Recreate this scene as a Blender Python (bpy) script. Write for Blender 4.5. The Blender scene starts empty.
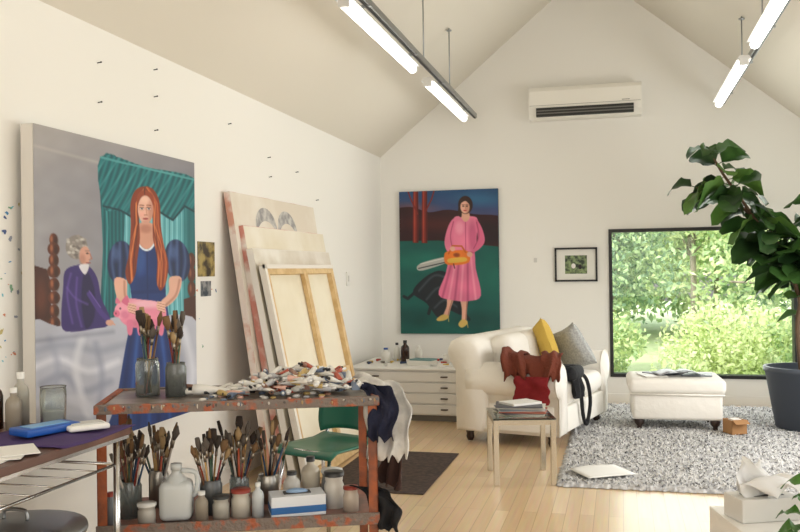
import bpy, bmesh, math, random
import numpy as np
from mathutils import Vector, Matrix, noise
random.seed(7); rng=np.random.default_rng(7)
scene=bpy.context.scene
scene.view_settings.view_transform='Standard'
R=math.radians
def lin(c):
    return tuple(((x/255)/12.92 if x/255<=.04045 else ((x/255+.055)/1.055)**2.4) for x in c[:3])
MC={}
def M(name,col,rough=.6,metal=0.,col2=None,scale=8.,bump=0.,bscale=40.,trans=0.,emit=0.,spec=None,sheen=0.,thr=(.4,.6),sub=0.):
    if name in MC: return MC[name]
    m=bpy.data.materials.new(name); m.use_nodes=True; nt=m.node_tree; b=nt.nodes['Principled BSDF']
    b.inputs['Base Color'].default_value=(*lin(col),1); b.inputs['Roughness'].default_value=rough
    b.inputs['Metallic'].default_value=metal
    if trans: b.inputs['Transmission Weight'].default_value=trans
    if spec is not None: b.inputs['Specular IOR Level'].default_value=spec
    if emit:
        b.inputs['Emission Color'].default_value=(*lin(col),1); b.inputs['Emission Strength'].default_value=emit
    tc=nt.nodes.new('ShaderNodeTexCoord')
    if col2 is not None:
        n=nt.nodes.new('ShaderNodeTexNoise'); n.inputs['Scale'].default_value=scale; n.inputs['Detail'].default_value=5
        r=nt.nodes.new('ShaderNodeValToRGB'); r.color_ramp.elements[0].position=thr[0]; r.color_ramp.elements[1].position=thr[1]
        r.color_ramp.elements[0].color=(*lin(col),1); r.color_ramp.elements[1].color=(*lin(col2),1)
        nt.links.new(tc.outputs['Object'],n.inputs['Vector']); nt.links.new(n.outputs['Fac'],r.inputs['Fac']); nt.links.new(r.outputs['Color'],b.inputs['Base Color'])
    if bump:
        n=nt.nodes.new('ShaderNodeTexNoise'); n.inputs['Scale'].default_value=bscale; n.inputs['Detail'].default_value=4
        bp=nt.nodes.new('ShaderNodeBump'); bp.inputs['Strength'].default_value=bump; bp.inputs['Distance'].default_value=.02
        nt.links.new(tc.outputs['Object'],n.inputs['Vector']); nt.links.new(n.outputs['Fac'],bp.inputs['Height']); nt.links.new(bp.outputs['Normal'],b.inputs['Normal'])
    if sub: # translucent mix for thin leaves
        tl=nt.nodes.new('ShaderNodeBsdfTranslucent'); mx=nt.nodes.new('ShaderNodeMixShader'); mx.inputs[0].default_value=sub
        out=nt.nodes['Material Output']
        if col2 is not None: nt.links.new(r.outputs['Color'],tl.inputs['Color'])
        else: tl.inputs['Color'].default_value=(*lin(col),1)
        nt.links.new(b.outputs[0],mx.inputs[1]); nt.links.new(tl.outputs[0],mx.inputs[2]); nt.links.new(mx.outputs[0],out.inputs['Surface'])
    MC[name]=m; return m

class MB:
    def __init__(s,name): s.name=name; s.v=[]; s.f=[]; s.mi=[]; s.sm=[]; s.mats=[]; s.X=Matrix.Identity(4)
    def add(s,vs,fs,mat,M_=None,smooth=True):
        if mat not in s.mats: s.mats.append(mat)
        k=s.mats.index(mat); o=len(s.v); X=s.X@M_ if M_ is not None else s.X
        s.v+= [X@Vector(p) for p in vs]
        for f in fs: s.f.append([i+o for i in f]); s.mi.append(k); s.sm.append(smooth)
    def box(s,c,size,mat,bev=0.,seg=2,rz=0.,M_=None):
        bm=bmesh.new(); bmesh.ops.create_cube(bm,size=1)
        for v in bm.verts: v.co=Vector((v.co.x*size[0],v.co.y*size[1],v.co.z*size[2]))
        if bev>0: bmesh.ops.bevel(bm,geom=bm.edges[:],offset=min(bev,min(size)*.49),segments=seg,profile=.5,affect='EDGES')
        bm.verts.index_update()
        vs=[v.co.copy() for v in bm.verts]; fs=[[v.index for v in f.verts] for f in bm.faces]; bm.free()
        X=Matrix.Translation(Vector(c))@Matrix.Rotation(rz,4,'Z')
        if M_ is not None: X=X@M_
        s.add(vs,fs,mat,X,smooth=bev>0 and seg>2)
    def bb(s,a,b,mat,bev=0.,seg=2):
        a=Vector(a);b=Vector(b); s.box((a+b)/2,tuple(abs(x) for x in (b-a)),mat,bev,seg)
    def tube(s,pts,r,mat,seg=8,caps=True):
        pts=[Vector(p) for p in pts]; n=len(pts); rs=r if isinstance(r,(list,tuple)) else [r]*n
        T=[(pts[min(i+1,n-1)]-pts[max(i-1,0)]).normalized() for i in range(n)]
        up=Vector((0,0,1)) if abs(T[0].z)<.9 else Vector((1,0,0))
        N=(up-T[0]*up.dot(T[0])).normalized(); vs=[]
        for i in range(n):
            N=(N-T[i]*N.dot(T[i])).normalized(); Bn=T[i].cross(N)
            for k in range(seg):
                a=2*math.pi*k/seg; vs.append(pts[i]+(N*math.cos(a)+Bn*math.sin(a))*rs[i])
        fs=[[i*seg+k,i*seg+(k+1)%seg,(i+1)*seg+(k+1)%seg,(i+1)*seg+k] for i in range(n-1) for k in range(seg)]
        if caps: fs+=[list(range(seg))[::-1],[(n-1)*seg+k for k in range(seg)]]
        s.add(vs,fs,mat)
    def lathe(s,prof,c,mat,seg=24,M_=None,sx=1,sy=1):
        vs=[];n=len(prof)
        for r,z in prof:
            for k in range(seg):
                a=2*math.pi*k/seg; vs.append((r*math.cos(a)*sx,r*math.sin(a)*sy,z))
        fs=[[i*seg+k,i*seg+(k+1)%seg,(i+1)*seg+(k+1)%seg,(i+1)*seg+k] for i in range(n-1) for k in range(seg)]
        X=Matrix.Translation(Vector(c))
        if M_ is not None: X=X@M_
        s.add(vs,fs,mat,X)
    def sph(s,c,r,mat,seg=14,M_=None):
        prof=[(max(1e-4,math.sin(math.pi*i/seg)),-math.cos(math.pi*i/seg)) for i in range(seg+1)]
        X=Matrix.Diagonal((*(r if isinstance(r,(tuple,list)) else (r,r,r)),1))
        if M_ is not None: X=M_@X
        s.lathe(prof,c,mat,seg=seg+4,M_=X)
    def surf(s,fn,nu,nv,mat,smooth=True):
        vs=[fn(i/nu,j/nv) for i in range(nu+1) for j in range(nv+1)]
        fs=[[i*(nv+1)+j,(i+1)*(nv+1)+j,(i+1)*(nv+1)+j+1,i*(nv+1)+j+1] for i in range(nu) for j in range(nv)]
        s.add(vs,fs,mat,smooth=smooth)
    def prism(s,poly,a,b,axis,mat,smooth=False):
        def P(p,t):
            if axis=='Y': return (p[0],t,p[1])
            if axis=='X': return (t,p[0],p[1])
            return (p[0],p[1],t)
        n=len(poly); vs=[P(p,a) for p in poly]+[P(p,b) for p in poly]
        s.add(vs,[list(range(n)),list(range(n,2*n))[::-1]]+[[i,(i+1)%n,n+(i+1)%n,n+i] for i in range(n)],mat,smooth=smooth)
    def done(s,loc=(0,0,0),rz=0,solid=0,normals=True):
        me=bpy.data.meshes.new(s.name); me.from_pydata(s.v,[],s.f)
        for m in s.mats: me.materials.append(m)
        me.polygons.foreach_set('material_index',s.mi); me.polygons.foreach_set('use_smooth',s.sm)
        if normals:
            bm=bmesh.new(); bm.from_mesh(me); bmesh.ops.recalc_face_normals(bm,faces=bm.faces); bm.to_mesh(me); bm.free()
        me.update()
        o=bpy.data.objects.new(s.name,me); scene.collection.objects.link(o); o.location=loc; o.rotation_euler=(0,0,rz)
        if solid: md=o.modifiers.new('th','SOLIDIFY'); md.thickness=solid
        return o
def interp(pts,t):
    pts=[Vector(p) for p in pts]; L=[0]
    for a,b in zip(pts,pts[1:]): L.append(L[-1]+(b-a).length)
    d=t*L[-1]
    for i in range(len(pts)-1):
        if d<=L[i+1] or i==len(pts)-2: return pts[i].lerp(pts[i+1],(d-L[i])/max(1e-6,L[i+1]-L[i]))
def smoothpath(pts,n=20):
    pts=[Vector(p) for p in pts]; out=[]; P=[pts[0]]+pts+[pts[-1]]
    k=max(2,n//(len(pts)-1))
    for i in range(len(pts)-1):
        p0,p1,p2,p3=P[i:i+4]
        for j in range(k):
            t=j/k; out.append(.5*((2*p1)+(-p0+p2)*t+(2*p0-5*p1+4*p2-p3)*t*t+(-p0+3*p1-3*p2+p3)*t**3))
    out.append(pts[-1]); return out
def drape(mb,path,w,mat,amp=.015,freq=3,seed=0,nu=26,nv=22,taper=0.,ragged=.05):
    pp=smoothpath(path,24); w=Vector(w); wn=w.normalized()
    def f(u,v):
        e=1-ragged*abs(noise.noise(Vector((v*4,seed,1.3))))*3
        t=min(1,u*e); p=interp(pp,t); q=interp(pp,min(1,t+.02))-interp(pp,max(0,t-.02)); q.normalize(); nn=q.cross(wn).normalized()
        sc=1-taper*t
        d=amp*math.sin(freq*2*math.pi*v+seed+2.5*noise.noise(Vector((u*2,seed,0))))*(.3+t)+amp*1.6*noise.noise(Vector((u*4,v*4,seed)))
        return p+w*(v-.5)*sc+nn*d+wn*.03*noise.noise(Vector((u*4,seed+5,v)))
    mb.surf(f,nu,nv,mat)

# ---------------- materials
wallw=M('wall_paint',(240,238,232),.85,bump=.02,bscale=60)
ceilw=M('ceiling_paint',(226,220,207),.9)
cream=M('cream_canvas_cloth',(236,231,221),.9,bump=.25,bscale=14)
whitep=M('white_paint',(238,236,230),.5)
darkwood=M('dark_wood',(45,28,20),.4)
wood=M('stretcher_wood',(222,192,142),.6,col2=(204,170,118),scale=12)
chrome=M('chrome',(200,200,200),.2,1.)
steel=M('galvanised_steel',(165,168,170),.4,1.)
black=M('black_metal',(18,18,20),.45)
# ---------------- camera
cam=bpy.data.cameras.new('camera'); co=bpy.data.objects.new('camera',cam); scene.collection.objects.link(co)
cam.sensor_width=36; cam.lens=38.9; cam.clip_end=300
co.matrix_world=Matrix.Translation((0,0,1.45))@Matrix.Rotation(R(14.27),4,'Z')@Matrix.Rotation(R(90.33),4,'X')@Matrix.Rotation(R(-.75),4,'Z')
scene.camera=co
# ---------------- room
XL,XR,YB,YF=-2.66,2.3,9.6,-1.5; RX,SL=-.3,.83; EV=2.76; RZ=EV+SL*(RX-XL)
def roof(x): return RZ-SL*abs(x-RX)
wx0,wx1,wz0,wz1=-.115,1.76,.28,1.87
b=MB('wall_back')
b.prism([(XL-.15,-.1),(wx0,-.1),(wx0,roof(wx0)),(RX,RZ),(XL,roof(XL)),(XL-.15,roof(XL))],YB,YB+.2,'Y',wallw)
b.prism([(wx0,-.1),(wx1,-.1),(wx1,wz0),(wx0,wz0)],YB,YB+.2,'Y',wallw)
b.prism([(wx0,wz1),(wx1,wz1),(wx1,roof(wx1)),(wx0,roof(wx0))],YB,YB+.2,'Y',wallw)
b.prism([(wx1,-.1),(XR+.15,-.1),(XR+.15,roof(XR)),(XR,roof(XR)),(wx1,roof(wx1))],YB,YB+.2,'Y',wallw); b.done()
b=MB('wall_left'); b.bb((XL-.15,YF,-.1),(XL,YB,EV),wallw); b.done()
b=MB('wall_right'); zr=roof(XR)
wins=[(1.0,2.8),(3.6,5.4),(6.0,7.6)]
ys=[YF]+[y for w in wins for y in w]+[YB]
for i in range(0,len(ys),2): b.bb((XR,ys[i],-.1),(XR+.15,ys[i+1],zr),wallw)
for a,c in wins: b.bb((XR,a,-.1),(XR+.15,c,.7),wallw); b.bb((XR,a,2.2),(XR+.15,c,zr),wallw)
b.done()
for i,(a,c) in enumerate(wins):
    b=MB('window_%d'%(i+2))
    for (p,q) in [((a,.7),(c,.75)),((a,2.15),(c,2.2)),((a,.7),(a+.05,2.2)),((c-.05,.7),(c,2.2)),(((a+c)/2-.02,.7),((a+c)/2+.02,2.2))]:
        b.bb((XR+.05,p[0],p[1]),(XR+.1,q[0],q[1]),black)
    b.done()
b=MB('wall_front'); b.prism([(XL-.15,-.1),(XR+.15,-.1),(XR+.15,roof(XR)),(XR,roof(XR)),(RX,RZ),(XL,EV),(XL-.15,EV)],YF-.15,YF,'Y',wallw); b.done()
b=MB('ceiling')
b.prism([(XL-.15,EV-SL*.15),(RX,RZ),(XR+.15,roof(XR+.15)),(XR+.15,roof(XR)+.1),(RX,RZ+.2),(XL-.15,EV+.1)],YF-.15,YB+.2,'Y',ceilw); b.done()
# floor
fm=bpy.data.materials.new('maple_floorboards'); fm.use_nodes=True; nt=fm.node_tree; bs=nt.nodes['Principled BSDF']
tc=nt.nodes.new('ShaderNodeTexCoord'); sp=nt.nodes.new('ShaderNodeSeparateXYZ'); cb=nt.nodes.new('ShaderNodeCombineXYZ')
nt.links.new(tc.outputs['Object'],sp.inputs[0]); nt.links.new(sp.outputs['Y'],cb.inputs['X']); nt.links.new(sp.outputs['X'],cb.inputs['Y'])
br=nt.nodes.new('ShaderNodeTexBrick'); br.inputs['Scale'].default_value=1; br.inputs['Brick Width'].default_value=1.3; br.inputs['Row Height'].default_value=.083
br.inputs['Mortar Size'].default_value=.0012; br.offset=.37; br.inputs['Color1'].default_value=(*lin((226,200,162)),1); br.inputs['Color2'].default_value=(*lin((208,177,136)),1); br.inputs['Mortar'].default_value=(*lin((156,124,86)),1)
nt.links.new(cb.outputs[0],br.inputs['Vector'])
ns=nt.nodes.new('ShaderNodeTexNoise'); mp=nt.nodes.new('ShaderNodeMapping'); mp.inputs['Scale'].default_value=(25,1.5,1); nt.links.new(tc.outputs['Object'],mp.inputs['Vector']); nt.links.new(mp.outputs[0],ns.inputs['Vector']); ns.inputs['Scale'].default_value=2
mx=nt.nodes.new('ShaderNodeMix'); mx.data_type='RGBA'; mx.blend_type='SOFT_LIGHT'; mx.inputs['Factor'].default_value=.35
nt.links.new(br.outputs['Color'],mx.inputs['A']); nt.links.new(ns.outputs['Color'],mx.inputs['B']); nt.links.new(mx.outputs['Result'],bs.inputs['Base Color']); bs.inputs['Roughness'].default_value=.3
bs.inputs['Coat Weight'].default_value=.25; bs.inputs['Coat Roughness'].default_value=.2
b=MB('floor'); b.bb((XL-.15,YF-.15,-.1),(XR+.15,YB+.2,0),fm); b.done()
b=MB('baseboard_back'); b.bb((XL,YB-.015,0),(XR,YB,.1),whitep); b.done()
b=MB('baseboard_left'); b.bb((XL,YF,0),(XL+.015,YB-.015,.1),whitep); b.done()
# main window
gm=bpy.data.materials.new('window_glass'); gm.use_nodes=True; nt=gm.node_tree; nt.nodes.clear()
o_=nt.nodes.new('ShaderNodeOutputMaterial'); mxx=nt.nodes.new('ShaderNodeMixShader'); tr=nt.nodes.new('ShaderNodeBsdfTransparent'); gg=nt.nodes.new('ShaderNodeBsdfGlossy'); gg.inputs['Roughness'].default_value=.02
mxx.inputs[0].default_value=.015; nt.links.new(tr.outputs[0],mxx.inputs[1]); nt.links.new(gg.outputs[0],mxx.inputs[2]); nt.links.new(mxx.outputs[0],o_.inputs[0])
b=MB('window_1'); t=.035
b.bb((wx0,YB-.02,wz0),(wx1,YB+.12,wz0+t),black); b.bb((wx0,YB-.02,wz1-t),(wx1,YB+.12,wz1),black)
b.bb((wx0,YB-.02,wz0+t),(wx0+t,YB+.12,wz1-t),black); b.bb((wx1-t,YB-.02,wz0+t),(wx1,YB+.12,wz1-t),black)
b.bb((wx0+t,YB+.06,wz0+t),(wx1-t,YB+.065,wz1-t),gm); b.done()
# ---------------- artwork painter
class Art:
    def __init__(s,quad,nu,nv,bg):
        (x0,y0),(x1,y1),(x2,y2),(x3,y3)=quad
        u,v=np.meshgrid(np.linspace(0,1,nu+1),np.linspace(0,1,nv+1),indexing='ij')
        A=np.array([[x1-x2,x3-x2],[y1-y2,y3-y2]]); rr=np.array([x0-x1+x2-x3,y0-y1+y2-y3]); g,h=np.linalg.solve(A,rr)
        a=x1-x0+g*x1;b_=x3-x0+h*x3;d=y1-y0+g*y1;e=y3-y0+h*y3
        w=g*u+h*v+1; s.x=(a*u+b_*v+x0)/w; s.y=(d*u+e*v+y0)/w; s.nu,s.nv=nu,nv
        s.c=np.empty((nu+1,nv+1,3)); s.c[:]=bg; s.clip=None
    def put(s,al,col):
        al=np.clip(al,0,1)
        if s.clip is not None: al=al*s.clip
        al=al[...,None]; s.c=s.c*(1-al)+np.array(col,float)*al
    def pm(s,pts,soft=.8,smooth=True):
        if smooth:
            n=len(pts); q=[]
            for i in range(n):
                p0,p1,p2,p3=[np.array(pts[(i+k)%n],float) for k in (-1,0,1,2)]
                for j in range(4):
                    t=j/4; q.append(.5*(2*p1+(p2-p0)*t+(2*p0-5*p1+4*p2-p3)*t*t+(-p0+3*p1-3*p2+p3)*t**3))
            pts=q
        ins=np.zeros(s.x.shape,bool); dm=np.full(s.x.shape,1e9)
        n=len(pts)
        for i in range(n):
            ax,ay=pts[i]; bx,by=pts[(i+1)%n]
            if ay!=by: ins^=((ay>s.y)!=(by>s.y))&(s.x<(bx-ax)*(s.y-ay)/(by-ay)+ax)
            dx,dy=bx-ax,by-ay; L=dx*dx+dy*dy+1e-9; t=np.clip(((s.x-ax)*dx+(s.y-ay)*dy)/L,0,1)
            dm=np.minimum(dm,np.hypot(s.x-ax-t*dx,s.y-ay-t*dy))
        return np.clip(.5+np.where(ins,dm,-dm)/soft,0,1)
    def poly(s,pts,col,soft=.8,smooth=True,a=1): m=s.pm(pts,soft,smooth); s.put(m*a,col); return m
    def ell(s,cx,cy,rx,ry,col,a=1,soft=.8,rot=0):
        c,n=math.cos(rot),math.sin(rot); X=(s.x-cx)*c+(s.y-cy)*n; Y=-(s.x-cx)*n+(s.y-cy)*c
        m=np.clip(.5+(1-np.hypot(X/rx,Y/ry))*min(rx,ry)/soft,0,1); s.put(m*a,col); return m
    def line(s,pts,w,col,a=1,soft=.7):
        dm=np.full(s.x.shape,1e9)
        for (ax,ay),(bx,by) in zip(pts,pts[1:]):
            dx,dy=bx-ax,by-ay; L=dx*dx+dy*dy+1e-9; t=np.clip(((s.x-ax)*dx+(s.y-ay)*dy)/L,0,1)
            dm=np.minimum(dm,np.hypot(s.x-ax-t*dx,s.y-ay-t*dy))
        s.put(np.clip(.5+(w/2-dm)/soft,0,1)*a,col)
    def curve(s,pts,w,col,a=1,soft=.7): s.line([(p.x,p.y) for p in smoothpath([(q[0],q[1],0) for q in pts],14)],w,col,a,soft)
    def brush(s,k):
        r=np.random.default_rng(5); f=np.zeros(s.x.shape)
        for i in range(14):
            fx,fy=r.uniform(-.14,.14,2)*(1+i*.2); f+=np.sin(s.x*fx+s.y*fy+r.uniform(0,6))/ (1+i*.15)
        s.c=s.c*(1+k*f[...,None]/4)
    def mesh(s,name,X,w,h,thick,edge):
        mb=MB(name); nu,nv=s.nu,s.nv
        mb.X=X
        mb.bb((0,.001,0),(w,thick,-h),edge)
        n0=len(mb.v)
        at=M(name+'_oil_paint',(255,255,255),.6)
        nt=at.node_tree; ca=nt.nodes.new('ShaderNodeVertexColor'); ca.layer_name='Col'; nt.links.new(ca.outputs[0],nt.nodes['Principled BSDF'].inputs['Base Color'])
        mb.surf(lambda u,v:(u*w,-.001,-v*h),nu,nv,at,smooth=False)
        o=mb.done(normals=False); me=o.data
        at2=me.color_attributes.new('Col','FLOAT_COLOR','POINT')
        c=np.ones((len(me.vertices),4)); q=np.clip(s.c.reshape(-1,3)/255,0,1); q=np.where(q<=.04045,q/12.92,((q+.055)/1.055)**2.4)
        c[n0:,:3]=q; at2.data.foreach_set('color',c.astype(np.float32).ravel()); return o
# left painting
A=Art([(38,128),(198,165),(198,409),(38,463)],300,300,(158,156,160))
A.put((A.x-38)/260,(106,106,120)); A.put((185-A.y)/110,(182,174,166)); A.line([(38,150),(110,168)],2,(205,198,190),.4,3)
m=A.poly([(118,180),(198,190),(199,335),(116,335)],(120,190,198),smooth=False)
wv=A.x*1.25+.6*np.sin(A.y*.05); A.put(m*np.clip(.5+.6*np.sin(wv),0,1)*.8,(48,132,142)); A.put(m*np.clip(np.sin(wv*2.3)-.4,0,1),(160,215,220)); A.put(m*np.clip((A.x-183)/8,0,1)*.85,(18,92,98))
m=A.poly([(105,162),(131,170),(129,205),(126,250),(119,290),(118,325),(103,325),(106,250)],(24,112,116))
A.put(m*(.5+.5*np.sin(A.x*1.7+.4*np.sin(A.y*.06)))*.7,(8,62,72)); A.line([(108,170),(111,230),(107,310)],1.4,(80,175,175),.7,1.5)
m=A.poly([(105,160),(150,170),(199,181),(199,214),(188,208),(176,222),(163,214),(152,204),(138,221),(124,213),(107,210)],(30,122,126))
A.put(m*(.5+.5*np.sin(A.x*1.1+A.y*.5+1.5*np.sin(A.y*.09)))*.75,(10,70,80)); A.put(m*np.clip(np.sin(A.x*.5+A.y*.33)-.6,0,1),(100,180,180))
A.line([(107,209),(124,213),(138,221),(152,204),(163,214),(176,222),(188,208),(199,214)],2,(12,60,70)); A.line([(105,161),(199,182)],2,(80,156,158))
# headboard
A.poly([(36,268),(50,272),(54,285),(54,345),(36,350)],(70,34,22),smooth=False); A.ell(44,300,5,16,(112,60,38),.6,5)
for yy,rx in [(243,4),(252,6),(263,5),(274,6.5),(287,5.5),(300,6),(313,5),(325,6)]:
    A.ell(57,yy,rx,6.5,(92,46,28)); A.ell(59.5,yy+1,2,5,(48,24,16),.7,2); A.ell(55,yy-1,1.4,3.6,(178,108,68),.8,1.5)
for yy in (262,275,290,305,320): A.ell(194,yy,4,8,(86,44,28)); A.ell(193,yy-1,1,4,(150,90,60),.8)
A.poly([(186,300),(199,296),(199,330),(186,332)],(70,36,26),smooth=False)
# bed
m=A.poly([(30,333),(60,328),(90,330),(118,318),(160,316),(202,326),(204,420),(30,475)],(184,186,198))
A.clip=m
for (p,w_,c,a) in [([(40,352),(70,346),(100,352),(128,345)],7,(150,154,172),.6),([(38,368),(62,360),(90,372),(120,362)],6,(222,222,230),.8),([(44,385),(66,376),(84,392),(112,382)],7,(142,146,166),.6),([(52,340),(60,370),(50,410)],6,(160,164,182),.6),([(84,340),(78,372),(90,420)],7,(222,223,230),.7),([(98,345),(104,380),(96,430)],6,(146,150,170),.6),([(38,405),(70,400),(100,412)],9,(210,211,222),.7),([(40,428),(80,420),(112,430)],8,(150,154,172),.6),([(172,330),(182,360),(176,400)],7,(150,154,172),.6),([(186,330),(194,370),(190,410)],6,(220,221,230),.7),([(38,343),(75,338),(115,333)],3,(122,124,144),.6)]: A.curve(p,w_,c,a,5)
A.clip=None
# old woman
m=A.poly([(68,274),(78,268),(91,268),(100,280),(104,300),(112,318),(110,327),(98,330),(68,333),(64,318),(66,292)],(58,40,106))
A.clip=m; A.poly([(88,272),(97,290),(97,318),(88,330),(84,300)],(36,24,72),2); 
for p in ([(74,276),(70,296),(75,325)],[(80,280),(79,305),(84,328)],[(70,290),(78,300),(90,306)]): A.curve(p,2,(104,80,160),.7,2)
A.clip=None
A.curve([(92,296),(102,312),(110,321)],5,(74,52,128),1,1.2); A.curve([(92,293),(103,309)],1.2,(112,88,166),.8); A.ell(112,324,4,3,(212,162,142)); A.line([(112,323),(117,326)],1.6,(212,162,142))
A.ell(80,250,11,12,(140,132,126))
rr=random.Random(4)
for k in range(60):
    a=rr.uniform(0,6.28);q=rr.random()**.5; A.ell(80+10.5*q*math.cos(a),249+11.5*q*math.sin(a),1.7,1.3,rr.choice([(188,180,170),(108,100,96),(160,152,144),(210,204,196)]),.8,1)
A.ell(88,258,5.5,9,(206,154,134)); A.ell(85.5,262,3,5,(176,122,104),.6,2.5); A.ell(90.5,256,1.2,.8,(50,35,30)); A.line([(88.5,253.5),(92.5,253.5)],.8,(130,100,88)); A.line([(93,256),(95,261),(92.5,262.3)],1,(170,112,96)); A.line([(89.5,265.5),(93.3,265)],1.1,(150,70,70)); A.poly([(82,268),(92,267),(88,277)],(222,218,224))
# young woman : dress
m=A.poly([(137,243),(162,242),(170,262),(168,290),(170,310),(176,350),(184,395),(190,425),(110,445),(118,400),(127,350),(134,315),(133,290),(128,262)],(22,50,112))
A.clip=m
for xa,xm,xb,w_,c in [(138,130,120,4,(14,34,88)),(143,137,130,3,(50,90,162)),(147,143,139,4,(16,38,94)),(151,151,150,3,(46,84,156)),(155,158,160,4,(14,34,88)),(160,166,172,3,(50,88,162)),(164,172,181,4,(16,36,92))]: A.curve([(xa,305),(xm,360),(xb,430)],w_,c,.8,3)
A.ell(143,262,6,14,(56,92,160),.6,5); A.ell(159,262,5,14,(18,42,100),.6,5); A.ell(151,285,12,8,(18,42,100),.5,5); A.line([(150,246),(150,300)],1.4,(14,34,90)); A.line([(134,294),(170,292)],3.5,(16,38,98),.9,1.5)
A.clip=None
for cx,cy,sg in ((123,264,-1),(180,262,1)):
    m=A.ell(cx,cy,12.5,21,(34,48,90),rot=.12*-sg); A.clip=m
    for k in range(7): A.curve([(cx-9+k*3,cy-19),(cx-12+k*4,cy),(cx-8+k*2.6,cy+19)],1.8,(84,108,156) if k%2 else (14,26,58),.7,2.4)
    A.ell(cx-4*1,cy-8,4,7,(98,126,180),.5,4); A.clip=None
for P_,S_ in (([(117,281),(129,282),(130,298),(138,305),(133,312),(121,304)],[(127,283),(128,299),(136,308)]),([(172,279),(184,279),(180,297),(168,308),(163,303),(171,294)],[(182,281),(178,296),(168,306)])):
    A.poly(P_,(226,174,152)); A.curve(S_,2,(182,124,106),.8,1.5)
A.poly([(142,226),(156,226),(158,241),(153,250),(146,250),(140,241)],(214,156,132)); A.ell(149,231,6,4,(176,112,92),.6,3); A.curve([(139,243),(146,251),(153,251),(159,243)],1.8,(228,234,242))
# hair
m=A.poly([(148,189),(157,192),(163,205),(164,228),(167,248),(171,264),(169,282),(163,292),(159,282),(160,262),(156,240),(155,216),(143,216),(143,240),(140,262),(138,276),(132,286),(128,274),(132,255),(134,228),(134,206),(139,193)],(134,54,26))
A.clip=m
for k in range(26):
    sg=-1 if k%2 else 1; o=rr.uniform(0,9); base=149+sg*(5+o*.6); w1=rr.uniform(-1.5,1.5)
    A.curve([(149+sg*o*.25,190),(base+sg*2,206),(base+sg*2+w1,226),(base+sg*(5+o*.3)-w1,246),(base+sg*(6+o*.5)+w1,264),(base+sg*(5+o*.4),288)],.9,rr.choice([(196,96,48),(222,132,74),(110,40,20),(176,80,38),(90,32,18)]),.85,1)
A.clip=None
m=A.ell(148.8,212,7.6,14,(232,182,160)); A.clip=m
A.ell(154.5,215,3.4,13,(192,132,112),.8,3.5); A.ell(145,211,3,2,(204,146,126),.7,1.6); A.ell(152.5,211,3,2,(190,130,112),.7,1.6); A.ell(145.5,217,2.2,2.4,(238,172,156),.8,2); A.ell(149,224.5,4,2,(206,146,126),.7,2); A.ell(148,202,4,3,(242,200,180),.7,3)
A.clip=None
A.poly([(140.5,207),(141.5,197),(148,193),(156,197),(157.5,208),(153,199.5),(148,197.5),(144,200)],(150,64,30)); A.line([(148,190),(148.3,197)],.8,(90,34,18))
for ex in (145.2,152.2): A.ell(ex,211,1.7,.95,(240,232,226)); A.ell(ex+.1,211,.85,.9,(44,60,70)); A.line([(ex-1.8,210),(ex+1.8,210)],.6,(80,40,30)); A.line([(ex-2.1,207.8),(ex+2,207.6)],.8,(132,66,40))
A.line([(149.3,210),(149.9,216)],.9,(200,138,118)); A.line([(147.6,217.4),(150.4,217.4)],.8,(160,92,78)); A.ell(148.8,221,2.5,1,(186,70,72)); A.line([(146.6,221),(151,221)],.5,(120,36,40))
# pink piglet held in her arms
pk=(232,140,164)
m=A.poly([(122,306),(130,300),(145,301),(160,303),(168,310),(166,324),(150,328),(132,328),(122,320)],pk); A.clip=m
A.ell(148,305,16,4,(248,196,208),.8,4); A.ell(150,325,18,4,(196,100,130),.8,4); A.clip=None
m=A.ell(124,312,7,8,(240,160,180)); A.ell(127,316,4,4,(206,104,138),.6,3); A.ell(119,315,3.2,3.5,(224,112,144)); A.ell(118.2,315,.7,.9,(120,40,60)); A.poly([(124,303),(130,297),(131,307)],(216,104,138)); A.poly([(118,305),(119,299),(123,304)],(226,118,148)); A.ell(122.6,310,.9,.9,(60,30,40))
for xx in (132,142,155,163): A.poly([(xx-3,322),(xx+3,322),(xx+2,335),(xx-2,335)],(222,120,150))
for hx,hy in ((134,309),(163,307)):
    A.ell(hx,hy,4.5,4,(226,176,154))
    for k in range(4): A.line([(hx-3,hy-4+k*2.4),(hx+4,hy-2.5+k*2.6)],1.5,(236,188,166),soft=.6); A.line([(hx-3,hy-2.9+k*2.4),(hx+4,hy-1.3+k*2.6)],.6,(176,116,98),soft=.6)
A.brush(.03)
paintedge=M('canvas_edge',(222,217,209),.8)
X=Matrix.Translation((-2.56,3.373,2.14))@Matrix(((0,-1,0,0),(1,0,0,0),(0,0,1,0),(0,0,0,1)))
A.mesh('portrait_painting',X,1.525,1.535,.065,paintedge)
# back painting
A=Art([(400,193),(499,188),(500,331),(402,335)],230,300,(34,74,116))
A.put((A.y-192)/36,(88,72,112)); A.ell(412,209,18,3.5,(176,90,74),.5,7); A.ell(482,199,22,6,(52,112,150),.7,8)
A.poly([(395,214),(412,208),(430,213),(450,210),(475,214),(505,218),(505,250),(395,246)],(50,20,26)); A.ell(440,225,30,6,(92,36,30),.5,8); A.ell(490,232,14,10,(26,15,22),.7,6)
A.poly([(395,243),(440,241),(505,246),(505,345),(395,345)],(14,88,80),smooth=False)
A.ell(420,262,26,9,(28,116,100),.6,9); A.ell(478,318,26,8,(8,62,60),.7,9); A.ell(415,318,18,9,(8,66,64),.7,9); A.ell(490,275,14,20,(20,106,92),.6,9)
for x0 in (417,426): A.poly([(x0-2.6,190),(x0+2.6,190),(x0+2.8,244),(x0-3,244)],(118,36,30),smooth=False); A.line([(x0-1,190),(x0-1,243)],1.2,(186,80,56),.7); A.line([(x0+1.8,190),(x0+2,243)],1,(60,18,20),.7)
A.line([(419,215),(412,200),(409,192)],1.4,(120,36,32)); A.line([(427,212),(433,200),(436,190)],1.4,(120,36,32))
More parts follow.
